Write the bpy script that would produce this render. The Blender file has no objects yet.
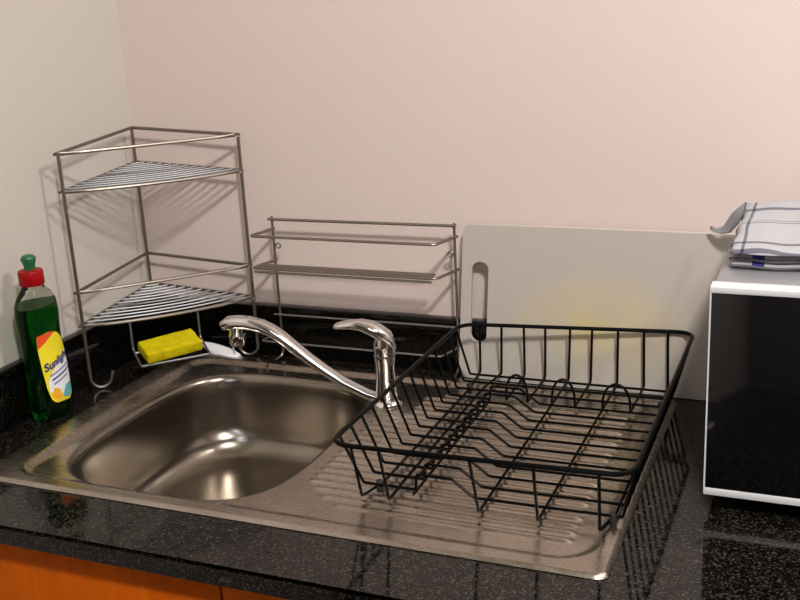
import bpy, bmesh, math, random
from mathutils import Vector, Matrix
random.seed(7)
S = bpy.context.scene
C = S.collection

# ------------------------------------------------------------------ helpers
def V(*a): return Vector(a)

def fillet(pts, r, seg=5, closed=False):
    pts = [Vector(p) for p in pts]
    if r <= 0: return pts
    n = len(pts); out = []
    for i, p in enumerate(pts):
        if not closed and i in (0, n - 1):
            out.append(p); continue
        a, b = pts[i - 1], pts[(i + 1) % n]
        da, db = a - p, b - p
        if da.length < 1e-6 or db.length < 1e-6 or da.angle(db) > 3.05:
            out.append(p); continue
        d = min(r, .48 * da.length, .48 * db.length)
        s, e = p + da.normalized() * d, p + db.normalized() * d
        for k in range(seg + 1):
            t = k / seg
            out.append(s * (1 - t) ** 2 + p * 2 * t * (1 - t) + e * t * t)
    return out

def tube(bm, pts, r, n=8, closed=False, fr=0.0, seg=5, cap=True):
    """sweep a round (or tapered: r may be a list) section along a path"""
    P = fillet(pts, fr, seg, closed)
    m = len(P)
    rad = r if isinstance(r, (list, tuple)) else [r] * m
    rings = []; up = None
    for i, p in enumerate(P):
        if closed: t = P[(i + 1) % m] - P[i - 1]
        else: t = P[min(i + 1, m - 1)] - P[max(i - 1, 0)]
        t = t.normalized()
        if up is None:
            up = V(0, 0, 1) if abs(t.z) < .9 else V(1, 0, 0)
        s = t.cross(up)
        if s.length < 1e-5: s = t.cross(V(0, 1, .1))
        s.normalize(); up = s.cross(t).normalized()
        rr = rad[min(i, len(rad) - 1)]
        rings.append([bm.verts.new(p + (s * math.cos(2 * math.pi * k / n) + up * math.sin(2 * math.pi * k / n)) * rr) for k in range(n)])
    for i in range(m if closed else m - 1):
        A, B = rings[i], rings[(i + 1) % m]
        off = 0
        if closed and i == m - 1:
            off = min(range(n), key=lambda o: sum((A[k].co - B[(k + o) % n].co).length for k in range(n)))
        for k in range(n):
            bm.faces.new((A[k], A[(k + 1) % n], B[(k + 1 + off) % n], B[(k + off) % n]))
    if cap and not closed:
        bm.faces.new(rings[0][::-1]); bm.faces.new(rings[-1])
    return rings

def loft(bm, rings, cap0=True, cap1=True):
    R = [[bm.verts.new(p) for p in r] for r in rings]
    n = len(R[0])
    for A, B in zip(R, R[1:]):
        for k in range(n):
            bm.faces.new((A[k], A[(k + 1) % n], B[(k + 1) % n], B[k]))
    if cap0: bm.faces.new(R[0][::-1])
    if cap1: bm.faces.new(R[-1])
    return R

def box(bm, lo, hi, bev=0.0, seg=2):
    g = bmesh.ops.create_cube(bm, size=1)
    lo, hi = Vector(lo), Vector(hi)
    for v in g['verts']:
        v.co = Vector((lo[i] + (v.co[i] + .5) * (hi[i] - lo[i]) for i in range(3)))
    if bev > 0:
        ed = list({e for v in g['verts'] for e in v.link_edges})
        bmesh.ops.bevel(bm, geom=ed, offset=bev, segments=seg, affect='EDGES', profile=.5)

def torus(bm, c, R, r, axis, n=16, m=6):
    c = Vector(c); a = Vector(axis).normalized()
    u = a.orthogonal().normalized(); w = a.cross(u)
    tube(bm, [c + (u * math.cos(2 * math.pi * i / n) + w * math.sin(2 * math.pi * i / n)) * R for i in range(n)], r, m, closed=True)

def se(c, a, b, n, z, N=64):
    """super-ellipse ring"""
    out = []
    for k in range(N):
        t = 2 * math.pi * k / N
        ct, st = math.cos(t), math.sin(t)
        q = (abs(ct) ** n + abs(st) ** n) ** (-1 / n)
        out.append(V(c[0] + a * ct * q, c[1] + b * st * q, z))
    return out

def rrect(x0, y0, x1, y1, r, seg=6):
    out = []
    for cx, cy, a0 in ((x1 - r, y1 - r, 0), (x0 + r, y1 - r, 90), (x0 + r, y0 + r, 180), (x1 - r, y0 + r, 270)):
        for k in range(seg + 1):
            a = math.radians(a0 + 90 * k / seg)
            out.append((cx + r * math.cos(a), cy + r * math.sin(a)))
    return out

def obj(name, bm, mat, parent=None, smooth=True, angle=40):
    bmesh.ops.recalc_face_normals(bm, faces=bm.faces[:])
    me = bpy.data.meshes.new(name)
    off = V(0, 0, 0)
    p = parent
    while p is not None:
        off += p.location; p = p.parent
    if off.length > 0: bmesh.ops.translate(bm, verts=bm.verts[:], vec=-off)
    bm.to_mesh(me); bm.free()
    for mm in (mat if isinstance(mat, (list, tuple)) else [mat]): me.materials.append(mm)
    if smooth:
        me.polygons.foreach_set('use_smooth', [True] * len(me.polygons))
        try: me.set_sharp_from_angle(angle=math.radians(angle))
        except Exception: pass
    o = bpy.data.objects.new(name, me); C.objects.link(o)
    if parent is not None: o.parent = parent
    return o

def thing(name, label, cat, loc, group=None):
    o = bpy.data.objects.new(name, None); C.objects.link(o)
    o.empty_display_size = .03
    o.location = loc; o['label'] = label; o['category'] = cat
    if group: o['group'] = group
    return o

def tag(o, label, cat, group=None):
    o['label'] = label; o['category'] = cat
    if group: o['group'] = group
    return o

def NB(): return bmesh.new()

# ------------------------------------------------------------------ materials
def mat(name, col, rough=.5, metal=0.0, **kw):
    m = bpy.data.materials.new(name); m.use_nodes = True
    b = m.node_tree.nodes['Principled BSDF']
    b.inputs['Base Color'].default_value = (*col, 1)
    b.inputs['Roughness'].default_value = rough
    b.inputs['Metallic'].default_value = metal
    for k, v in kw.items(): b.inputs[k.replace('_', ' ')].default_value = v
    return m

def nodes(m):
    nt = m.node_tree
    return nt, nt.nodes, nt.links, nt.nodes['Principled BSDF']

def coords(m, scale=(1, 1, 1)):
    nt, N, L, b = nodes(m)
    tc = N.new('ShaderNodeTexCoord'); mp = N.new('ShaderNodeMapping')
    mp.inputs['Scale'].default_value = scale
    L.new(tc.outputs['Object'], mp.inputs['Vector'])
    return mp.outputs['Vector']

def noise(m, vec, scale, detail=4, rough=.5):
    nt, N, L, b = nodes(m)
    n = N.new('ShaderNodeTexNoise')
    n.inputs['Scale'].default_value = scale; n.inputs['Detail'].default_value = detail
    n.inputs['Roughness'].default_value = rough
    L.new(vec, n.inputs['Vector'])
    return n.outputs['Fac']

def ramp(m, fac, stops, interp='LINEAR'):
    nt, N, L, b = nodes(m)
    r = N.new('ShaderNodeValToRGB'); r.color_ramp.interpolation = interp
    el = r.color_ramp.elements
    while len(el) < len(stops): el.new(.5)
    for e, (p, c) in zip(el, stops):
        e.position = p; e.color = (*c, 1) if len(c) == 3 else c
    L.new(fac, r.inputs['Fac'])
    return r.outputs['Color']

def bump(m, fac, strength=.1, dist=.001):
    nt, N, L, b = nodes(m)
    bp = N.new('ShaderNodeBump')
    bp.inputs['Strength'].default_value = strength; bp.inputs['Distance'].default_value = dist
    L.new(fac, bp.inputs['Height']); L.new(bp.outputs['Normal'], b.inputs['Normal'])

def mix(m, fac, c1, c2, mode='MIX'):
    nt, N, L, b = nodes(m)
    x = N.new('ShaderNodeMix'); x.data_type = 'RGBA'; x.blend_type = mode
    if hasattr(fac, 'links'): L.new(fac, x.inputs[0])
    else: x.inputs[0].default_value = fac
    for s, c in ((x.inputs[6], c1), (x.inputs[7], c2)):
        if hasattr(c, 'links'): L.new(c, s)
        else: s.default_value = (*c, 1)
    return x.outputs[2]

def math_(m, op, a, b_=None, clamp=False):
    nt, N, L, b = nodes(m)
    x = N.new('ShaderNodeMath'); x.operation = op; x.use_clamp = clamp
    for s, c in zip(x.inputs, (a, b_)):
        if c is None: continue
        if hasattr(c, 'links'): L.new(c, s)
        else: s.default_value = c
    return x.outputs[0]

def base(m, c):
    nt, N, L, b = nodes(m); L.new(c, b.inputs['Base Color'])
def roughl(m, c):
    nt, N, L, b = nodes(m); L.new(c, b.inputs['Roughness'])

# painted plaster
M_wall = mat('wall_paint', (.66, .53, .44), .55)
v = coords(M_wall)
f1 = noise(M_wall, v, 2.2, 3)
base(M_wall, ramp(M_wall, f1, [(.3, (.630, .535, .485)), (.7, (.650, .525, .490))]))
bump(M_wall, noise(M_wall, v, 14, 5), .25, .003)
M_wall_l = mat('wall_paint_left', (.490, .452, .405), .6)  # left wall: darker and less pink than the other walls
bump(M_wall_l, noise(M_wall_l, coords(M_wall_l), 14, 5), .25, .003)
M_wall_f = mat('dark_front_wall', (.10, .085, .07), .5)  # unseen wall, coloured dark so door glass and chrome reflect less
M_floor = mat('floor_tile', (.03, .026, .024), .4)
M_ceiling = mat('ceiling_paint', (.6, .55, .48), .8)

# polished black granite
def granite(name, spec):
    m = mat(name, (.01, .01, .01), .09, 0, IOR=1.5)
    v = coords(m)
    f = noise(m, v, 330, 3, .7)
    f2 = noise(m, v, 90, 3, .6)
    s = math_(m, 'ADD', math_(m, 'MULTIPLY', f, .7), math_(m, 'MULTIPLY', f2, .3))
    nt, N, L, b = nodes(m)
    vo = N.new('ShaderNodeTexVoronoi'); vo.inputs['Scale'].default_value = 520
    L.new(v, vo.inputs['Vector'])
    sp_ = N.new('ShaderNodeSeparateColor'); L.new(vo.outputs['Color'], sp_.inputs[0])
    s = math_(m, 'ADD', math_(m, 'MULTIPLY', s, .62), math_(m, 'MULTIPLY', sp_.outputs[0], .36))
    c = ramp(m, s, [(.42, (.0015, .0015, .0014)), (.52, (.010 * spec, .0083 * spec, .0064 * spec)), (.60, (.045 * spec, .037 * spec, .029 * spec)), (.70, (.15 * spec, .128 * spec, .104 * spec))])
    base(m, c)
    roughl(m, ramp(m, f2, [(.3, (.05,) * 3), (.7, (.12,) * 3)]))
    return m
M_granite = granite('counter_granite', .36)
nodes(M_granite)[3].inputs['Specular IOR Level'].default_value = .30
M_granite_b = granite('splash_granite', .09)
nodes(M_granite_b)[3].inputs['Specular IOR Level'].default_value = .25

# stainless steel
def steel(name, col, r0, r1, scale=(1, 1, 1), sc=60, bs=.06):
    m = mat(name, col, r0, 1.0)
    v = coords(m, scale)
    f = noise(m, v, sc, 5, .6)
    roughl(m, ramp(m, f, [(.3, (r0,) * 3), (.7, (r1,) * 3)]))
    w = coords(m)
    g = noise(m, w, 9, 4)
    base(m, ramp(m, g, [(.35, tuple(.86 * c for c in col)), (.65, tuple(min(1, 1.06 * c) for c in col))]))
    if bs: bump(m, f, bs, .0006)
    return m
M_deck = steel('drainboard_steel', (.42, .37, .315), .22, .32, (1, 8, 1), 40, .012)
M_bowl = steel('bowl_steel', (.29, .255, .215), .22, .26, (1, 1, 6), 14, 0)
M_chrome = mat('tap_chrome', (.78, .77, .76), .06, 1.0)
M_chrome_d = mat('tap_recess', (.08, .08, .09), .3, .6)
M_wire = mat('chromed_wire', (.255, .222, .195), .42, 1.0)
M_shelfwire = mat('bright_chromed_wire', (.25, .25, .26), .48, 1.0)
M_black = mat('black_coated_wire', (.0025, .0025, .0025), .3, 0, Specular_IOR_Level=.06)
M_rubber = mat('black_rubber', (.006, .006, .006), .7)

# orange wood
M_wood = mat('orange_wood', (.6, .2, .03), .55, 0, Specular_IOR_Level=.08)
v = coords(M_wood, (9, 9, .7))
f = noise(M_wood, v, 4, 5, .6)
g = noise(M_wood, coords(M_wood, (1, 1, .6)), 7, 3)
c1 = ramp(M_wood, f, [(.3, (.44, .075, .001)), (.55, (.52, .095, .0015)), (.75, (.60, .125, .003))])
c2 = ramp(M_wood, g, [(.62, (1, 1, 1)), (.74, (.62, .45, .35))])
base(M_wood, mix(M_wood, 1.0, c1, c2, 'MULTIPLY'))

# cutting board plastic with a yellow food stain
M_board = mat('board_plastic', (.56, .55, .50), .5)
nt, N, L, b = nodes(M_board)
tc = N.new('ShaderNodeTexCoord')
mp = N.new('ShaderNodeMapping'); mp.inputs['Location'].default_value = (-.232, 0, -.098); 
L.new(tc.outputs['Object'], mp.inputs['Vector'])
vs = N.new('ShaderNodeVectorMath'); vs.operation = 'MULTIPLY'; vs.inputs[1].default_value = (7.0, 0, 11.0)
L.new(mp.outputs[0], vs.inputs[0])
ln = N.new('ShaderNodeVectorMath'); ln.operation = 'LENGTH'; L.new(vs.outputs[0], ln.inputs[0])
nz = noise(M_board, tc.outputs['Object'], 14, 4, .6)
d_ = math_(M_board, 'ADD', ln.outputs['Value'], math_(M_board, 'MULTIPLY', math_(M_board, 'SUBTRACT', nz, .5), 1.6))
base(M_board, ramp(M_board, d_, [(.0, (.51, .43, .22)), (.35, (.50, .42, .29)), (1.0, (.440, .392, .352))]))

# bottle
M_bottle = mat('clear_bottle_plastic', (.86, .95, .84), .06, 0, IOR=1.2)
nodes(M_bottle)[3].inputs['Transmission Weight'].default_value = 1.0
M_liquid = mat('green_washing_liquid', (.003, .13, .012), .0, 0, IOR=1.15)
nodes(M_liquid)[3].inputs['Transmission Weight'].default_value = .96
M_red = mat('red_cap_plastic', (.27, .003, .004), .4, 0, Specular_IOR_Level=.15)
M_green = mat('green_nozzle_plastic', (.008, .10, .035), .35)
M_label = mat('yellow_label', (.74, .62, .02), .4)
M_lab_w = mat('white_label_area', (.72, .74, .74), .4)
M_lab_r = mat('red_label_corner', (.68, .07, .015), .4)
M_lab_b = mat('navy_print', (.01, .025, .16), .4)
M_lab_v = mat('violet_print', (.18, .16, .42), .4)
M_lab_c = mat('teal_print', (.10, .36, .42), .4)
M_lab_o = mat('orange_print', (.80, .36, .02), .4)

# sponge
M_sponge = mat('yellow_sponge', (.76, .60, .008), .9, 0, Specular_IOR_Level=.08)
v = coords(M_sponge)
base(M_sponge, ramp(M_sponge, noise(M_sponge, v, 60, 4), [(.35, (.40, .32, .002)), (.6, (.49, .41, .004))]))
bump(M_sponge, noise(M_sponge, v, 260, 3), .5, .002)
M_white = mat('white_plastic', (.85, .84, .88), .4)
M_greyplastic = mat('grey_plastic', (.34, .34, .35), .4)

# microwave
M_mwglass = mat('black_door_glass', (.003, .003, .004), .07, 0, IOR=1.5, Specular_IOR_Level=1.0)
M_mwframe = mat('silver_door_trim', (.80, .80, .82), .35, .2)
M_mwbody = mat('grey_enamel', (.28, .28, .30), .35, .4)

# ------------------------------------------------------------------ room
def struct(name, lo, hi, m):
    bm = NB(); box(bm, lo, hi)
    o = obj(name, bm, m, None, False); o['kind'] = 'structure'; return o
RX, RY, FZ, CZ = 3.2, -3.2, -.90, 1.82
struct('floor', (-.1, RY - .1, FZ - .1), (RX + .1, .1, FZ), M_floor)
struct('ceiling', (-.1, RY - .1, CZ), (RX + .1, .1, CZ + .1), M_ceiling)
struct('wall_left', (-.1, RY - .1, FZ), (0, .1, CZ), M_wall_l)
struct('wall_back', (0, 0, FZ), (RX, .1, CZ), M_wall)
struct('wall_right', (RX, RY, FZ), (RX + .1, .1, CZ), M_wall)
struct('wall_front', (0, RY - .1, FZ), (RX, RY, CZ), M_wall_f)

M_pane = mat('glowing_pane', (.02, .02, .02), .1)  # glowing pane added behind the camera for bluish reflections and fill light
nodes(M_pane)[3].inputs['Emission Color'].default_value = (.82, .90, 1, 1)
nodes(M_pane)[3].inputs['Emission Strength'].default_value = 8
M_frame = mat('window_frame_paint', (.5, .5, .5), .5)
bm = NB()
wx0, wx1, wz0, wz1 = .72, 1.36, .95, 1.62
for lo, hi in (((wx0, RY, wz0), (wx0 + .04, RY + .03, wz1)), ((wx1 - .04, RY, wz0), (wx1, RY + .03, wz1)), ((wx0, RY, wz0), (wx1, RY + .03, wz0 + .04)), ((wx0, RY, wz1 - .04), (wx1, RY + .03, wz1))):
    box(bm, lo, hi)
wo = obj('added_window_1', bm, M_frame, None, False); wo['kind'] = 'structure'  # frame of the added window, out of view
bm = NB(); box(bm, (wx0 + .04, RY + .004, wz0 + .04), (wx1 - .04, RY + .012, wz1 - .04))
obj('pane', bm, M_pane, wo, False)

# ------------------------------------------------------------------ worktop, upstands, cabinet
TH, YF = .024, -.646
SX0, SX1, SY0, SY1 = .087, .931, -.550, -.050
bm = NB()
o_ = [(.001, YF), (1.75, YF), (1.75, -.001), (.001, -.001)]
i_ = [(SX0 + .02, SY0 + .02), (SX1 - .02, SY0 + .02), (SX1 - .02, SY1 - .012), (SX0 + .02, SY1 - .012)]
R = {}
for z in (0, -TH):
    R[z] = ([bm.verts.new((x, y, z)) for x, y in o_], [bm.verts.new((x, y, z)) for x, y in i_])
for k in range(4):
    j = (k + 1) % 4
    for z in (0, -TH):
        O, I = R[z]; bm.faces.new((O[k], O[j], I[j], I[k]))
    for q in (0, 1):
        bm.faces.new((R[0][q][k], R[0][q][j], R[-TH][q][j], R[-TH][q][k]))
fe = [e for e in bm.edges if all(abs(v.co.y - YF) < 1e-5 and v.co.z == 0 for v in e.verts)]
bmesh.ops.bevel(bm, geom=fe, offset=.003, segments=3, affect='EDGES')
tag(obj('countertop', bm, M_granite, None, True, 30), 'polished black speckled granite worktop holding the sink and the microwave', 'worktop')

bm = NB(); box(bm, (.0195, -.020, .0004), (1.75, -.0008, .088), .0015)
tag(obj('backsplash', bm, M_granite_b, None, True, 30), 'low black granite upstand along the back wall, behind the tap', 'backsplash')
bm = NB(); box(bm, (.0008, YF + .002, .0004), (.0185, -.0008, .088), .0015)
tag(obj('backsplash', bm, M_granite_b, None, True, 30), 'low black granite upstand along the left wall, behind the green bottle', 'backsplash')

cab = thing('base_cabinet', 'orange wooden base cabinet under the front edge of the worktop', 'cabinet', (.5, -.30, FZ))
bm = NB()
t = .018
box(bm, (.002, -.605, FZ + .1), (.002 + t, -.002, -TH - .001)); box(bm, (1.748 - t, -.605, FZ + .1), (1.748, -.002, -TH - .001))
box(bm, (.02, -.605, FZ + .1), (1.73, -.002, FZ + .1 + t)); box(bm, (.02, -.02, FZ + .118), (1.73, -.002, -TH - .001))
box(bm, (.03, -.56, FZ), (1.72, -.54, FZ + .1))
obj('body', bm, M_wood, cab, False)
for x0, x1 in ((.003, .508), (.511, 1.13), (1.133, 1.747)):
    bm = NB(); box(bm, (x0, -.625, FZ + .11), (x1, -.606, -TH - .004), .0012)
    obj('door', bm, M_wood, cab, True, 30)

# ------------------------------------------------------------------ sink
sink = thing('kitchen_sink', 'brushed stainless steel inset sink with one bowl and a ribbed drainer', 'sink', (.5, -.3, .0))
BC, BA, BB, BN = (.3305, -.312), .1755, .209, 3.6
def sdrr(x, y, x0, y0, x1, y1, r):
    cx, cy = (x0 + x1) / 2, (y0 + y1) / 2
    qx, qy = abs(x - cx) - (x1 - x0) / 2 + r, abs(y - cy) - (y1 - y0) / 2 + r
    return math.hypot(max(qx, 0), max(qy, 0)) + min(max(qx, qy), 0) - r
def ss(t): t = max(0., min(1., t)); return t * t * (3 - 2 * t)
RIBS = []
for k in range(22):
    y = -.480 + .0175 * k
    xl = {0: .590, 1: .565, 2: .545}.get(k, .532)
    if k > 16: xl = .575
    if k > 20: xl = .60
    RIBS.append((y, xl, .872 if k < 21 else .85))
FL, RC = .0050, -.0012
def deckz(x, y):
    d = sdrr(x, y, SX0, SY0, SX1, SY1, .014)
    z = FL - .0042 * ss(1 + d / .004)
    s = sdrr(x, y, .128, -.530, .916, -.067, .055 if x > .5 else .04)
    z += (RC - FL) * ss(-s / .017)
    k = int(round((y + .480) / .0175))
    if 0 <= k < 22:
        ry, xl, xr = RIBS[k]
        dx = max(xl - x, x - xr, 0)
        dd = math.hypot(dx, y - ry)
        if dd < .0066: z += .0032 * .5 * (1 + math.cos(math.pi * dd / .0066))
    return z
def bowlf(x, y, grow=0):
    return (abs((x - BC[0]) / (BA + grow)) ** BN + abs((y - BC[1]) / (BB + grow)) ** BN) ** (1 / BN)
nx, ny = 212, 251
xs = [SX0 + (SX1 - SX0) * i / (nx - 1) for i in range(nx)]
ys = [SY0 + (SY1 - SY0) * j / (ny - 1) for j in range(ny)]
bm = NB(); G = []
for x in xs:
    row = []
    for y in ys:
        f = bowlf(x, y)
        px, py = x, y
        inside = f < 1
        rad = math.hypot(x - BC[0], y - BC[1])
        if abs(f - 1) * rad < .0024 and f > 0:
            px, py = BC[0] + (x - BC[0]) / f, BC[1] + (y - BC[1]) / f
            inside = False
        # round the four corners of the sheet
        d = sdrr(px, py, SX0, SY0, SX1, SY1, .014)
        if d > 0:
            cx = min(max(px, SX0 + .014), SX1 - .014); cy = min(max(py, SY0 + .014), SY1 - .014)
            q = .014 / max(1e-9, math.hypot(px - cx, py - cy))
            px, py = cx + (px - cx) * q, cy + (py - cy) * q
        row.append(None if inside else bm.verts.new((px, py, deckz(px, py))))
    G.append(row)
for i in range(nx - 1):
    for j in range(ny - 1):
        q = (G[i][j], G[i + 1][j], G[i + 1][j + 1], G[i][j + 1])
        if None not in q:
            try: bm.faces.new(q)
            except ValueError: pass
        else:
            q = [v_ for v_ in q if v_ is not None]
            if len(q) == 3:
                try: bm.faces.new(q)
                except ValueError: pass
obj('drainer', bm, M_deck, sink, True, 60)
bm = NB()
prof = [(-.006, RC - .0009), (-.002, RC - .0002), (0, RC + .0001), (.003, RC - .0006), (.006, RC - .0025), (.0085, RC - .006), (.010, RC - .012)]
for k in range(1, 7): prof.append((.010 + .010 * k / 6, RC - .012 - .083 * k / 6))
fr_ = .036
for k in range(1, 11):
    a = math.pi / 2 * k / 10
    prof.append((.020 + fr_ * (1 - math.cos(a)) * 1.1, -.096 - fr_ * math.sin(a)))
for k in range(1, 6): prof.append((.062 + .085 * k / 5, -.132 - .003 * k / 5))
rings = []
for d, z in prof:
    n_ = BN - (.5 if d > .02 else 0)
    rings.append(se(BC, BA - d, BB - d, n_, z, 128))
loft(bm, rings, False, True)
obj('bowl', bm, M_bowl, sink, True, 60)
bm = NB()
dc = (BC[0] + .0, BC[1] - .07)
loft(bm, [se(dc, r_, r_, 2, z_, 40) for r_, z_ in ((.042, -.1343), (.041, -.1325), (.036, -.1325), (.033, -.1342), (.008, -.1344), (.006, -.131), (.001, -.1305))])
obj('drain', bm, M_chrome, sink)

# ------------------------------------------------------------------ tap
TX, TY = .525, -.170
tap = thing('mixer_tap', 'chrome single lever mixer tap with a long spout over the bowl', 'tap', (TX, TY, RC))
bm = NB()
def circ(r, z, dx=0, n=32): return se((TX + dx, TY), r, r, 2, z, n)
loft(bm, [circ(.0235, RC + .0004), circ(.0235, .003), circ(.022, .006), circ(.0175, .009), circ(.0165, .02), circ(.0150, .045), circ(.0147, .063), circ(.0158, .073), circ(.0158, .077)])
obj('body', bm, M_chrome, tap)
bm = NB(); loft(bm, [circ(.0148, .0770), circ(.0148, .0798)])
obj('cartridge_ring', bm, M_chrome_d, tap)
# lever: a tapering blade that rises from the cartridge and curves over to the left
bm = NB()
tipdir = V(-.97, -.22, 0).normalized(); side = V(-tipdir.y, tipdir.x, 0)
prof = [(.0175, .092, .009, .006), (.010, .1030, .0145, .0105), (-.004, .1115, .0158, .0125), (-.016, .1185, .0150, .0110), (-.033, .1245, .0132, .0080), (-.050, .1248, .0120, .0062), (-.063, .1235, .0105, .0050), (-.0715, .1222, .0080, .0036), (-.0740, .1216, .005, .002)]
rings = []
for d, z, w, h in prof:
    c = V(TX, TY, 0) + tipdir * (-d)
    rings.append([V(c.x, c.y, z) + side * w * math.cos(a) * (abs(math.cos(a)) ** -.3 if abs(math.cos(a)) > .05 else 1) + V(0, 0, 1) * h * math.sin(a) - tipdir * 0 for a in [2 * math.pi * k / 24 for k in range(24)]])
loft(bm, rings)
skirt = [circ(.0158, .0798), circ(.0164, .087), circ(.0160, .097), circ(.0140, .107)]
loft(bm, skirt)
obj('lever', bm, M_chrome, tap, True, 70)
# spout
SE_ = V(.271, -.199, .0965)
s0 = V(TX, TY, .022) 
dirh = V(SE_.x - TX, SE_.y - TY, 0); Ls = dirh.length; dirh.normalize(); sd = V(-dirh.y, dirh.x, 0)
path = [(.010, .0085), (.03, .0145), (.065, .0305), (.0946, .0485), (.119, .0655), (.142, .0835), (.161, .0985), (.176, .1080), (.1925, .1150), (.2127, .1190), (.230, .1195), (.245, .1180), (Ls - .001, .1140)]
bm = NB(); rings = []
for i, (d, z) in enumerate(path):
    d0, z0 = path[max(0, i - 1)]; d1, z1 = path[min(len(path) - 1, i + 1)]
    tg = V(d1 - d0, 0, z1 - z0).normalized()
    nrm = dirh * (-tg.z) + V(0, 0, 1) * tg.x
    w = .0100 + .0030 * ss((d - .05) / .2); h = .0074 + .0030 * ss((d - .1) / .15)
    if i == len(path) - 1: w *= .8; h *= .7
    c = V(TX, TY, z) + dirh * d
    rings.append([c + sd * w * math.copysign(abs(math.cos(a)) ** .75, math.cos(a)) + nrm * h * math.copysign(abs(math.sin(a)) ** .75, math.sin(a)) for a in [2 * math.pi * k / 24 for k in range(24)]])
loft(bm, rings)
sp = obj('spout', bm, M_chrome, tap, True, 70)
bm = NB(); ac = V(TX, TY, 0) + dirh * (Ls - .022)
loft(bm, [se(ac, r_, r_, 2, z_, 24) for r_, z_ in ((.0112, .117), (.0115, .100), (.0125, .0995), (.0125, .088), (.0112, .0855), (.0112, .0825), (.009, .0825), (.0085, .086))])
obj('aerator', bm, M_chrome, sp)

# ------------------------------------------------------------------ black dish rack
rack = thing('dish_drying_rack', 'black coated wire dish rack standing on the ribbed drainer', 'dish rack', (.77, -.28, 0))
ZR, RW, RR = .100, .0019, .0030
bm = NB()
rim = [V(.606, -.521, ZR), V(.948, -.507, ZR), V(.949, -.034, ZR), V(.611, -.075, ZR)]
tube(bm, rim, RR, 8, True, .028, 6)
obj('rim', bm, M_black, rack)
def lerp(a, b, t): return a + (b - a) * t
def rim_left(y): t = (y + .521) / (.446); return V(lerp(.606, .611, t), y, ZR)
def rim_right(y): t = (y + .507) / (.473); return V(lerp(.948, .949, t), y, ZR)
ZF, ZH = .0125, .031
NC = 14
for k in range(NC):
    yb_ = -.440 + (.385 * k / (NC - 1))        # row on the floor of the rack
    yt = -.494 + (.398 * k / (NC - 1)); yt2 = -.478 + .415 * k / (NC - 1)
    pts = [rim_left(yt), V(.608 + .009 * k / NC, yb_, ZF), V(.677, yb_, ZF), V(.677, yb_ + .004, ZH), V(.722, yb_ + .004, ZH), V(.751, yb_, ZF), V(.925, yb_ + .004, ZF), rim_right(yt2)]
    if k >= NC - 3: pts = [pts[0], pts[1], pts[6], pts[7]]
    bm = NB(); tube(bm, fillet(pts, .003, 3), RW, 6)
    obj('cross_wire', bm, M_black, rack)
# wires that run front to back: (front rim x, low front x, back x floor, back rim x)
ZL = .0085
def back(xk, xr): return [V(xk, -.048, .014), V(xr, -.052 - .0 , ZR)]
def rimy(x): return lerp(-.075, -.034, (x - .611) / .338)
bx = [(.631, .640), (.665, .673), (.702, .7063), (.734, .738), (.770, .7744), (.8034, .8061), (.8427, .8431), (.8817, .8796), (.916, .9129)]
fx = {0: (.666, .649), 1: (.633, .613), 4: (.7722, .7616), 6: (.8431, .8323), 8: (.913, .9036)}
def fronty(x): return lerp(-.521, -.507, (x - .606) / .342)
def floorx(i, y):
    pass
for i, (xk, xr) in enumerate(bx):
    rt = V(xr, rimy(xr), ZR); kk = V(xk, -.048, .0155)
    if i in (0, 1, 8):
        xa, xv = {0: (.633, .613), 1: (.666, .649), 8: (.913, .9036)}[i]
        xf = {0: .628, 1: .651, 8: .915}[i]
        pts = [V(xa, fronty(xa), ZR), V(xv, -.458, .004), V(xf, -.425, ZL), V(xf + (.004 if i == 0 else 0), -.10, ZL), kk, rt]
        bm = NB(); tube(bm, fillet(pts, .004, 3), RW, 6)
        obj('lengthwise_wire', bm, M_black, rack)
for (i, j), xv in {(2, 3): None, (4, 5): .7616, (6, 7): .8323}.items():
    pv = []
    for q in (i, j):
        xk, xr = bx[q]
        pv.append((V(xr, rimy(xr), ZR), V(xk, -.048, .0155), V(xk - .0045, -.131, ZL)))
    (r1, k1, v1), (r2, k2, v2) = pv
    c = (v1 + v2) / 2; hw = (v2 - v1).length / 2
    arch = [c + V(-hw * math.cos(a) * 1.0, .0, .004 + .036 * math.sin(a) ** .8 if 0 < a < math.pi else 0) for a in [math.pi * s / 12 for s in range(13)]]
    pts = fillet([r1, k1, v1], .006, 3) + arch + fillet([v2, k2, r2], .006, 3)
    bm = NB(); tube(bm, pts, RW, 6)
    obj('prong_wire', bm, M_black, rack)
    if xv:
        xa = {.7616: .7722, .8323: .8431}[xv]
        pts = [V(xa, fronty(xa), ZR), V(xv, -.456, .004), v1 + V(0, .004, 0)]
        bm = NB(); tube(bm, fillet(pts, .004, 3), RW, 6)
        obj('lengthwise_wire', bm, M_black, rack)
for x, z, y0 in ((.6755, ZF - .0038, -.444), (.6785, ZH - .0036, -.438)):
    bm = NB(); tube(bm, [V(x, y0, z), V(x, -.140, z)], RW, 6)
    obj('ladder_wire', bm, M_black, rack)
for x, y in ((.628, -.437), (.632, -.104), (.915, -.440), (.915, -.104)):
    bm = NB(); loft(bm, [se((x, y), r_, r_, 2, z_, 14) for r_, z_ in ((.003, .0012), (.0042, .0025), (.0042, .016), (.003, .0175))])
    obj('foot_cap', bm, M_rubber, rack)

rack.location.z = .0015

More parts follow.
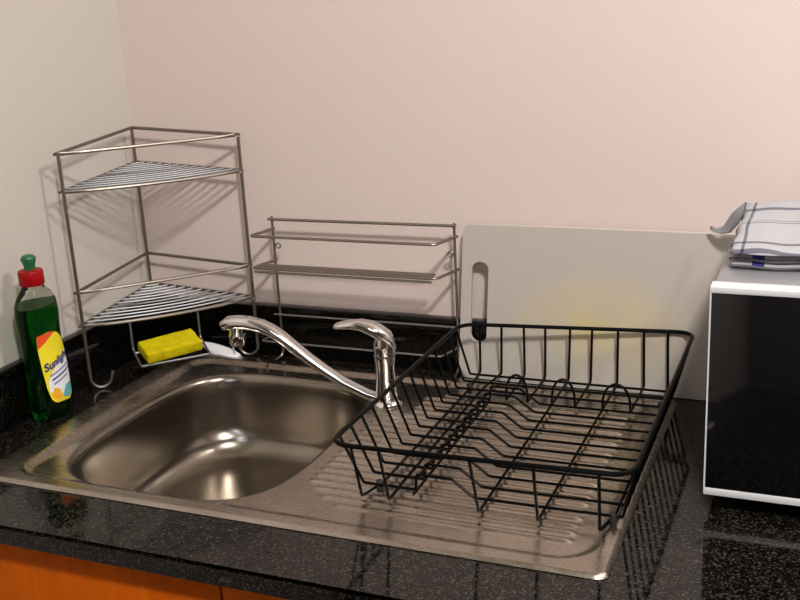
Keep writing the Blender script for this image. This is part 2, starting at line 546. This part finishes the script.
# ------------------------------------------------------------------ chrome corner shelf
cs = thing('corner_shelf_rack', 'two tier chrome wire corner shelf standing in the left corner', 'wire shelf', (.09, -.09, 0))
CWR = .0028
PL, PB, PR = V(.040, -.241, 0), V(.0215, -.030, 0), V(.2265, -.030, 0)
def lean(p, z):  # the frame leans very slightly towards the wall at the top
    return V(p.x, p.y, z)
def Pz(p, z): return V(p.x, p.y, z)
def front_arc(za, zb, n=14, sag=.020):
    out = []
    a, b_ = Pz(PL, za) + V(-.0035, -.0035, 0), Pz(PR, zb) + V(.0035, -.0015, 0)
    nrm = V(b_.y - a.y, -(b_.x - a.x), 0).normalized()
    for k in range(n + 1):
        t = k / n
        out.append(a.lerp(b_, t) + nrm * sag * 4 * t * (1 - t))
    return out
def ringpts(z, sag):
    return front_arc(z, z - .001, 14, sag) + [Pz(PB, z + .009) + V(-.002, .003, 0)]
LV = dict(rail1=.380, shelf1=.322, rail2=.1625, shelf2=.108)
for nm, z in (('guard_rail', LV['rail1']), ('guard_rail', LV['rail2'])):
    bm = NB(); tube(bm, ringpts(z, .005), CWR, 8, True)
    obj(nm, bm, M_wire, cs)
for z in (LV['shelf1'], LV['shelf2']):
    bm = NB(); tube(bm, ringpts(z, .020), CWR, 8, True)
    sh = obj('shelf', bm, M_wire, cs)
    arc = front_arc(z, z - .001)
    n_ = 12
    for k in range(1, n_):
        t = k / n_
        sh_pts = [Vector(p).lerp(Pz(PB, z + .009), t) + V(0, 0, .0012) for p in arc]
        bm = NB(); tube(bm, sh_pts, .0016, 6)
        obj('shelf_wire', bm, M_shelfwire, sh)
hyp = (PR - PL).normalized()
def post(pts, name='post'):
    bm = NB(); tube(bm, pts, CWR, 8); obj(name, bm, M_wire, cs)
def hook(p, d, R=.0165):
    base_ = [Pz(p, .3815), Pz(p, .12), Pz(p, R + .010)]
    c = Pz(p, R + .0026) + d * R
    arc = [c + (-d * math.cos(a) - V(0, 0, 1) * math.sin(a)) * R for a in [math.pi * .98 * k / 12 for k in range(13)]]
    return base_ + arc[0:] + [arc[-1] + V(0, 0, .009) + d * .003]
post(hook(PL, V(.75, .66, 0)))
post(hook(PR, V(-.97, -.25, 0)))
post([Pz(PB, .3905), Pz(PB, .110)])
# soap tray hung below the lower shelf
fa = front_arc(LV['shelf2'], LV['shelf2'] - .001, 50)
hA, hB = fa[13], fa[32]
fw = V(hyp.y, -hyp.x, 0)
ZT = .0580
tray = [hA, V(hA.x, hA.y, ZT + .004), V(hA.x, hA.y, ZT) + fw * .004, V(hA.x, hA.y, ZT - .012) + fw * .050, V(hB.x, hB.y, ZT - .012) + fw * .050, V(hB.x, hB.y, ZT) + fw * .004, V(hB.x, hB.y, ZT + .004), hB]
bm = NB(); tube(bm, fillet(tray, .004, 3), .0019, 8)
tube(bm, [V(hA.x, hA.y, ZT - .001) + fw * .012, V(hB.x, hB.y, ZT - .001) + fw * .012], .0017, 6)
obj('soap_tray', bm, M_shelfwire, cs)

# sponge on the soap tray
mid = (hA + hB) / 2
sc_ = V(mid.x, mid.y, ZT - .006) + fw * .026
ex = hyp; slope = V(fw.x, fw.y, -.26).normalized(); ez = ex.cross(slope) * -1
if ez.z < 0: ez = -ez
bm = NB(); box(bm, (-.0460, -.0230, 0), (.0460, .0230, .0175), .003, 2)
bmesh.ops.subdivide_edges(bm, edges=[e for e in bm.edges if e.calc_length() > .02], cuts=6, use_grid_fill=True)
cy_, sy_ = math.cos(math.radians(7)), math.sin(math.radians(7))
exr, slr = ex * cy_ - slope * sy_, slope * cy_ + ex * sy_
M_ = Matrix((exr, slr, ez)).transposed().to_4x4(); M_.translation = sc_ + ez * .0042 - ex * .002
for v_ in bm.verts: v_.co += Vector((random.uniform(-1, 1), random.uniform(-1, 1), random.uniform(-1, 1))) * .0004
bmesh.ops.transform(bm, matrix=M_, verts=bm.verts[:])
tag(obj('sponge', bm, M_sponge), 'bright yellow kitchen sponge on the wire tray under the corner shelf', 'sponge')

# ------------------------------------------------------------------ narrow wire rack against the back wall
wr = thing('wire_spice_rack', 'narrow chrome wire rack leaning on the back wall behind the tap', 'wire shelf', (.43, -.05, 0))
XA, XB, YR = .2745, .5895, -.0285
def wpart(name, pts, r=.0024, fr=.0, m=None, parent=wr, closed=False):
    bm = NB(); tube(bm, fillet(pts, fr, 4), r, 8, closed); return obj(name, bm, m or M_wire, parent)
for x in (XA, XB):
    sx = -1 if x == XA else -.3
    foot = [V(x, YR, .246), V(x, YR, .014), V(x - .002, YR - .004, .005), V(x + sx * .006, YR - .018, .0025), V(x + sx * .008, YR - .040, .0025), V(x + sx * .008, YR - .048, .0065)]
    p_ = wpart('post', foot, .0022, .006)
    bm = NB(); torus(bm, (x + (.0075 if x == XA else -.0075), YR, .197), .0042, .0014, (0, 1, 0))
    obj('eyelet', bm, M_shelfwire, p_)
wpart('top_rail', [V(XA - .006, YR - .003, .2415), V(XB + .004, YR - .003, .2425)])
wpart('lower_rail', [V(XA - .010, YR - .003, .0785), V(XB, YR - .003, .0800)], .0016, 0, M_shelfwire)
def urail(z, dep, ins=.008):
    return [V(XA + .001, YR + .003, z), V(XA - .012, YR - dep, z), V(XB - .004 - ins, YR - dep, z), V(XB + .003, YR + .003, z)]
wpart('front_rail', urail(.2250, .054), .0024, .008)
bm = NB()
tube(bm, urail(.1725, .054), .0024, 8, False, .008)
shelf = obj('shelf', bm, M_wire, wr)
for y, z in ((YR - .0540, .1665), (YR - .045, .1735), (YR - .036, .1735)):
    wpart('shelf_wire', [V(XA - .008, y, z), V(XB - .020, y, z)], .0020, 0, M_wire, shelf)
wpart('bottom_rail', urail(.0470, .050), .0017, .008, M_shelfwire)

# ------------------------------------------------------------------ cutting board
bl = V(.5920, -.0395, .0012); W_, H_, T_ = .420, .2425, .008
bm = NB()
outer = rrect(0, 0, W_, H_, .012, 6)
slot = rrect(.0165, .058, .0435, .186, .0133, 6)
tilt = (.0175 - .0) / H_
def bp(u, h, d): 
    u = u + .010 * (h / H_) * (1 - u / W_)
    return V(bl.x + u, bl.y + tilt * h + d, bl.z + h)
for d in (0, T_):
    es = []
    for loop in (outer, slot):
        vs_ = [bm.verts.new(bp(u, h, d)) for u, h in loop]
        es += [bm.edges.new((vs_[k], vs_[(k + 1) % len(vs_)])) for k in range(len(vs_))]
    bmesh.ops.triangle_fill(bm, edges=es, use_beauty=True)
bm.verts.ensure_lookup_table()
no, ns = len(outer), len(slot)
off = no + ns
for s0_, n_ in ((0, no), (no, ns)):
    for k in range(n_):
        a, b2 = s0_ + k, s0_ + (k + 1) % n_
        bm.faces.new((bm.verts[a], bm.verts[b2], bm.verts[off + b2], bm.verts[off + a]))
brd = obj('cutting_board', bm, M_board, None, True, 30)
brd.data.transform(Matrix.Translation(-bl)); brd.location = bl
tag(brd, 'off-white plastic cutting board with a hand slot and yellow stain, leaning on the wall', 'cutting board')

# ------------------------------------------------------------------ microwave
mw = thing('microwave_oven', 'black glass fronted microwave oven with silver trim on the right of the worktop', 'microwave', (1.23, -.2, 0))
MX0, MX1, MY0, MZ0, MZ1 = 1.004, 1.470, -.372, .0225, .2705
bm = NB(); box(bm, (MX0 + .002, MY0 + .024, MZ0 + .002), (MX1 - .002, -.045, MZ1 - .001), .003)
obj('body', bm, M_mwbody, mw, True, 30)
bm = NB()
dx1 = 1.375
box(bm, (MX0, MY0, MZ1 - .0075), (MX1, MY0 + .022, MZ1), .001)
box(bm, (MX0, MY0, MZ0), (MX1, MY0 + .022, MZ0 + .0085), .001)
box(bm, (MX0, MY0, MZ0 + .0086), (MX0 + .0016, MY0 + .022, MZ1 - .0076))
box(bm, (MX1 - .003, MY0, MZ0 + .0086), (MX1, MY0 + .022, MZ1 - .0076))
fr2 = obj('door_trim', bm, M_mwframe, mw, True, 30)
bm = NB(); box(bm, (MX0 + .0017, MY0 + .001, MZ0 + .0088), (dx1, MY0 + .02, MZ1 - .0078), .0005)
obj('door_glass', bm, M_mwglass, mw, True, 30)
bm = NB(); box(bm, (dx1 + .001, MY0 + .001, MZ0 + .0088), (MX1 - .0033, MY0 + .02, MZ1 - .0078), .0005)
obj('control_panel', bm, M_mwglass, mw, True, 30)
for x in (MX0 + .04, MX1 - .04):
    for y in (MY0 + .06, -.08):
        bm = NB(); loft(bm, [se((x, y), r_, r_, 2, z_, 16) for r_, z_ in ((.013, .0003), (.014, .004), (.015, MZ0 + .0018))])
        obj('foot', bm, M_rubber, mw)

# ------------------------------------------------------------------ tea towels on the microwave
def towel_mat(name, stripes_x, stripes_y, basec, navy=(.022, .024, .05), dn=.72):
    """thin woven stripes: lists of (centre, half width) in object coordinates"""
    m = mat(name, basec, .9)
    nt, N, L, b = nodes(m)
    tc = N.new('ShaderNodeTexCoord'); sep = N.new('ShaderNodeSeparateXYZ')
    wob = noise(m, tc.outputs['Object'], 18, 2)
    L.new(tc.outputs['Object'], sep.inputs[0])
    w2 = math_(m, 'MULTIPLY', math_(m, 'SUBTRACT', wob, .5), .006)
    tot = None
    for ax, lst in ((0, stripes_x), (1, stripes_y)):
        cv = math_(m, 'ADD', sep.outputs[ax], w2)
        for c, h in lst:
            d = math_(m, 'ABSOLUTE', math_(m, 'SUBTRACT', cv, c))
            s = math_(m, 'LESS_THAN', d, h)
            tot = s if tot is None else math_(m, 'ADD', tot, s)
    dens = math_(m, 'MULTIPLY', tot, dn, True)
    two = math_(m, 'GREATER_THAN', tot, 1.5)
    fac = math_(m, 'MAXIMUM', dens, two)
    base(m, mix(m, fac, basec, navy))
    bump(m, noise(m, tc.outputs['Object'], 420, 2), .3, .001)
    return m
TC = V(1.165, -.20, MZ1)
def towel(name, x0, x1, y0, y1, z0, ztop, m, label, wave=.0025, edge=.010, nx_=60, ny_=50):
    bm = NB(); T, Bt = [], []
    for i in range(nx_ + 1):
        rt, rb = [], []
        for j in range(ny_ + 1):
            u, w = i / nx_, j / ny_
            x, y = x0 + (x1 - x0) * u, y0 + (y1 - y0) * w
            dd = min(x - x0, x1 - x, y - y0, y1 - y)
            e = math.sqrt(max(0, 1 - (1 - min(1, dd / edge)) ** 2))
            zt = ztop(u, w) + wave * (math.sin(x * 55 + y * 17) * .5 + math.sin(y * 61 - x * 23) * .5 + .5 * math.sin(x * 120 + 1.3))
            zz = z0 + (zt - z0) * (.12 + .88 * e)
            wob = .0016 * math.sin(y * 90 + x * 40)
            rt.append(bm.verts.new((x + wob, y + .0018 * math.sin(x * 70), zz)))
            rb.append(bm.verts.new((x + wob, y + .0018 * math.sin(x * 70), z0)))
        T.append(rt); Bt.append(rb)
    for i in range(nx_):
        for j in range(ny_):
            bm.faces.new((T[i][j], T[i + 1][j], T[i + 1][j + 1], T[i][j + 1]))
            bm.faces.new((Bt[i][j], Bt[i][j + 1], Bt[i + 1][j + 1], Bt[i + 1][j]))
    for i in range(nx_):
        for j in (0, ny_): bm.faces.new((T[i][j], T[i + 1][j], Bt[i + 1][j], Bt[i][j]))
    for j in range(ny_):
        for i in (0, nx_): bm.faces.new((T[i][j], T[i][j + 1], Bt[i][j + 1], Bt[i][j]))
    return bm
M_t1 = towel_mat('checked_towel_lower', [(-.1185, .0068)], [], (.36, .33, .345), (.020, .016, .15), 1.0)
M_t1b = mat('towel_hem', (.10, .095, .11), .9)
zl0 = MZ1 + .0006
lt = thing('tea_towel', 'folded white tea towel with a blue band, under the checked one', 'towel', TC, 'tea towels on the microwave')
bm = towel('l', 1.0150, 1.34, -.292, -.07, zl0, lambda u, w: zl0 + .0080, M_t1, '', .0007, .005)
obj('lower_fold', bm, M_t1, lt, True, 180)
bm = towel('l', 1.0160, 1.34, -.289, -.07, zl0 + .0090, lambda u, w: zl0 + .0155, M_t1, '', .0007, .005)
obj('upper_fold', bm, M_t1, lt, True, 180)
for z_, y_ in ((zl0 + .0018, -.2935), (zl0 + .0095, -.2915)):
    bm = NB(); tube(bm, [V(1.015 + .325 * k / 40, y_ + .0018 * math.sin((1.015 + .325 * k / 40) * 70), z_ + .0008 * math.sin(k * .7)) for k in range(41)], .0016, 6)
    obj('hem', bm, M_t1b, lt)
M_t2 = towel_mat('checked_towel_upper', [(-.1500, .0012), (-.1365, .0018)], [(-.0985, .0022), (-.070, .0044), (.004, .0012), (.011, .0009), (.068, .0060)], (.33, .33, .35))
zu0 = zl0 + .0178
def utop(u, w):
    return zu0 + .0055 + .0130 * ss(w / .75) * (.75 + .25 * ss(u / .2)) - .004 * ss((w - .8) / .2)
bm = towel('u', 1.0145, 1.335, -.300, -.065, zu0, utop, M_t2, '', .0016, .009)
flap = [(1.032, -.10, .2990), (1.014, -.088, .2955), (1.001, -.070, .2770), (.992, -.058, .2625), (.984, -.049, .2560), (.9745, -.041, .2540), (.967, -.036, .2560)]
wd = [.007, .0085, .0095, .0085, .0055, .0042, .0030]
rings = []
for k, (q, w_) in enumerate(zip(flap, wd)):
    a_, c_ = Vector(flap[max(0, k - 1)]), Vector(flap[min(len(flap) - 1, k + 1)])
    tg = (c_ - a_).normalized(); n_f = V(-.1, -.85, .5); sdv = tg.cross(n_f).normalized(); up = tg.cross(sdv)
    rings.append([Vector(q) + sdv * w_ * math.cos(a) + up * (.0022 + .0012 * math.sin(3 * a + k)) * math.sin(a) for a in [2 * math.pi * i / 16 for i in range(16)]])
loft(bm, rings)
o = obj('tea_towel', bm, M_t2, None, True, 180)
o.data.transform(Matrix.Translation(-TC)); o.location = TC
tag(o, 'white tea towel with thin navy checks, topmost on the microwave', 'towel', 'tea towels on the microwave')

# ------------------------------------------------------------------ washing-up bottle
BX, BY = .0455, -.342
bt = thing('dish_soap_bottle', 'bottle of green washing-up liquid with red cap and yellow label', 'bottle', (BX, BY, 0))
BP = [(.000, .80, 0), (.004, .93, 0), (.012, .98, 0), (.03, 1.0, 0), (.06, .99, 0), (.09, .955, 0), (.112, .915, 0), (.13, .925, 0), (.15, .975, 0), (.165, .985, 0), (.178, .95, 0), (.190, .83, .1), (.199, .64, .35), (.205, .46, .8), (.208, .42, 1)]
A_, B_ = .0370, .0240   # half width along y, half depth along x
def bsec(z):
    for (z0, s0_, r0), (z1, s1_, r1) in zip(BP, BP[1:]):
        if z0 <= z <= z1:
            t = (z - z0) / (z1 - z0); return s0_ + (s1_ - s0_) * t, r0 + (r1 - r0) * t
    return BP[-1][1:] if z > BP[-1][0] else BP[0][1:]
def bax(z):
    s, r = bsec(z)
    a, b_ = A_ * s, B_ * s
    if r > 0:
        rr = .0150 if z > .2 else .0150 + (b_ - .0150) * 0
        a, b_ = a + (rr - a) * r, b_ + (rr - b_) * r
    return a, b_
def bring(z, inset=0, N=40):
    a, b_ = bax(z)
    return se((BX, BY), b_ - inset, a - inset, 2.25, z, N)
zs = []
for (z0, *_), (z1, *_) in zip(BP, BP[1:]):
    for k in range(4): zs.append(z0 + (z1 - z0) * k / 4)
zs.append(.208)
bm = NB(); loft(bm, [bring(z + .0006) for z in zs])
obj('bottle_body', bm, M_bottle, bt, True, 60)
bm = NB(); lz = [z for z in zs if .004 <= z <= .176]
loft(bm, [bring(z + .0006, .0014) for z in lz])
obj('liquid', bm, M_liquid, bt, True, 60)
bm = NB()
loft(bm, [se((BX, BY), r_, r_, 2, z_, 32) for r_, z_ in ((.0168, .2055), (.0180, .2070), (.0180, .2255), (.0168, .2275), (.0085, .2285))])
cap = obj('cap', bm, M_red, bt, True, 50)
bm = NB()
loft(bm, [se((BX, BY), r_, r_, 2, z_, 24) for r_, z_ in ((.0080, .2280), (.0080, .2325), (.0088, .2370), (.0108, .2430), (.0108, .2460), (.0080, .2495), (.0035, .2502))])
obj('nozzle', bm, M_green, bt, True, 50)
# label: a patch wrapped on the +x face
def lab(v_, z, lift=.0007):
    """v_: horizontal distance along the +x face (towards +y), z: height"""
    z += .013
    a, b_ = bax(z)
    ey = max(-.985, min(.985, v_ / a))
    x = (1 - abs(ey) ** 2.25) ** (1 / 2.25) * b_
    # push out along the normal
    n = V(abs(x / b_) ** 1.25 / b_, math.copysign(abs(ey) ** 1.25, ey) / a, 0).normalized()
    return V(BX + x, BY + a * ey, z) + n * lift
def patch(name, outline, m, lift, parent):
    bm = NB()
    zs_ = sorted({z for _, z in outline}); zmin, zmax = zs_[0], zs_[-1]
    n_ = len(outline); rows = []
    for k in range(33):
        z = zmin + (zmax - zmin) * (k + .0) / 32
        z = min(max(z, zmin + 1e-5), zmax - 1e-5)
        xs_ = []
        for q in range(n_):
            (x0, z0), (x1, z1) = outline[q], outline[(q + 1) % n_]
            if (z0 <= z < z1) or (z1 <= z < z0): xs_.append(x0 + (x1 - x0) * (z - z0) / (z1 - z0))
        rows.append([bm.verts.new(lab(min(xs_) + (max(xs_) - min(xs_)) * i / 16, z, lift)) for i in range(17)])
    for r0, r1 in zip(rows, rows[1:]):
        for i in range(16): bm.faces.new((r0[i], r0[i + 1], r1[i + 1], r1[i]))
    return obj(name, bm, m, parent, True, 180)
LW = .027
out = [(-.014, .014), (.016, .010), (.026, .016), (.030, .032), (.0315, .060), (.029, .085), (.022, .105), (.010, .119), (-.008, .124), (-.026, .122), (-.0265, .100), (-.026, .070), (-.024, .040), (-.020, .022)]
label = patch('label', out, M_label, .0006, bt)
patch('red_corner', [(-.0262, .102), (-.008, .1145), (.004, .1212), (-.008, .1238), (-.0258, .1216)], M_lab_r, .0009, label)
patch('white_area', [(-.021, .034), (.000, .024), (.024, .030), (.0295, .060), (.024, .088), (.004, .076), (-.012, .062), (-.021, .050)], M_lab_w, .0009, label)
patch('orange_print', [(-.018, .026), (-.006, .016), (.000, .022), (-.004, .034), (-.014, .038)], M_lab_o, .0011, label)
patch('teal_print', [(.000, .020), (.016, .014), (.026, .024), (.024, .036), (.010, .035)], M_lab_c, .0012, label)
def text_on_label(s, size, v0, z0, m, rot, shear=.25, name='lettering', bold=.0):
    cu = bpy.data.curves.new('lettering', 'FONT'); cu.body = s; cu.size = size; cu.shear = shear; cu.offset = bold; cu.resolution_u = 3
    to = bpy.data.objects.new('lettering', cu); C.objects.link(to)
    dg = bpy.context.evaluated_depsgraph_get()
    me = bpy.data.meshes.new_from_object(to.evaluated_get(dg))
    bpy.data.objects.remove(to); bpy.data.curves.remove(cu)
    bm = NB(); bm.from_mesh(me); bpy.data.meshes.remove(me)
    bmesh.ops.triangulate(bm, faces=bm.faces[:])
    bmesh.ops.subdivide_edges(bm, edges=[e for e in bm.edges if e.calc_length() > .003], cuts=1)
    for v_ in bm.verts:
        x, y = v_.co.x, v_.co.y
        v_.co = lab(v0 + x * math.cos(rot) - y * math.sin(rot), z0 + x * math.sin(rot) + y * math.cos(rot), .0015)
    o = obj(name, bm, m, label, False)
    return o
text_on_label('Sunlight', .0165, -.0235, .0655, M_lab_b, math.radians(13), .25, 'lettering', .0005)
for k, (z, w) in enumerate(((.0560, .040), (.0490, .042), (.0420, .030))):
    zz = z
    bmv = [(-.017 + .002 * k, zz), (-.017 + .002 * k + w, zz + w * .2), (-.017 + .002 * k + w, zz + w * .2 + .0028), (-.017 + .002 * k, zz + .0028)]
    patch('small_print', bmv, M_lab_v if k != 1 else M_lab_b, .0012, label)

# ------------------------------------------------------------------ small white curved utensil on the worktop
wt = thing('dish_brush', 'small white curved plastic brush lying by the back upstand, right of the sponge', 'brush', (.165, -.055, 0))
ctrl = [(.118, -.0300, .0125), (.135, -.0360, .0095), (.155, -.0430, .0080), (.175, -.0500, .0070), (.190, -.0540, .0065), (.204, -.0550, .0065)]
bm = NB(); rings = []
ws = [.0045, .0095, .0108, .0108, .009, .0035]
for i, (x, y, z) in enumerate(ctrl):
    a, b_ = ctrl[max(0, i - 1)], ctrl[min(len(ctrl) - 1, i + 1)]
    tg = V(b_[0] - a[0], b_[1] - a[1], 0).normalized(); sdv = V(-tg.y, tg.x, .9).normalized(); up = V(tg.y * .5, -tg.x * .5, 1).normalized()
    up = tg.cross(sdv) * -1
    if up.z < 0: up = -up
    rings.append([V(x, y, z) + sdv * ws[i] * math.cos(q) + up * .0032 * math.sin(q) for q in [2 * math.pi * k / 16 for k in range(16)]])
loft(bm, rings)
obj('handle', bm, M_white, wt, True, 60)
bm = NB()
tube(bm, fillet([V(.188, -.049, .022), V(.196, -.056, .006), V(.210, -.0565, .0045)], .004), .0016, 8)
obj('clip', bm, M_greyplastic, wt)

# ------------------------------------------------------------------ camera
cam = bpy.data.cameras.new('camera'); co = bpy.data.objects.new('camera', cam); C.objects.link(co)
r = V(.92448839, .37770744, -.05155887); d = V(.06406037, -.28725506, -.95570958); f = V(-.37578916, .88023953, -.28976005)
m4 = Matrix((r, -d, -f)).transposed().to_4x4(); m4.translation = V(1.1222756, -1.5005743, .6022578)
co.matrix_world = m4
cam.sensor_width = 36; cam.lens = 36 * 1053.3029 / 800; cam.clip_start = .02
S.camera = co

# ------------------------------------------------------------------ light
def area(name, loc, tgt, size, power, col, shape='DISK'):
    l = bpy.data.lights.new(name, 'AREA'); l.shape = shape; l.size = size; l.energy = power; l.color = col
    o = bpy.data.objects.new(name, l); C.objects.link(o); o.location = loc
    o.rotation_euler = (Vector(tgt) - Vector(loc)).to_track_quat('-Z', 'Y').to_euler()
    return o
area('ceiling_lamp', (1.9, -.36, 1.74), (.7, -.2, 0), .22, 23, (1, .97, .93))
area('room_lamp', (1.55, -1.6, 1.78), (1.2, -.7, 0), .25, 68, (1, .97, .93))
w = bpy.data.worlds.new('world'); S.world = w; w.use_nodes = True
w.node_tree.nodes['Background'].inputs[0].default_value = (1, .97, .93, 1)
w.node_tree.nodes['Background'].inputs[1].default_value = .0
S.view_settings.view_transform = 'Standard'; S.view_settings.look = 'None'
S.view_settings.gamma = 1; S.view_settings.exposure = -.28; S.view_settings.use_curve_mapping = False
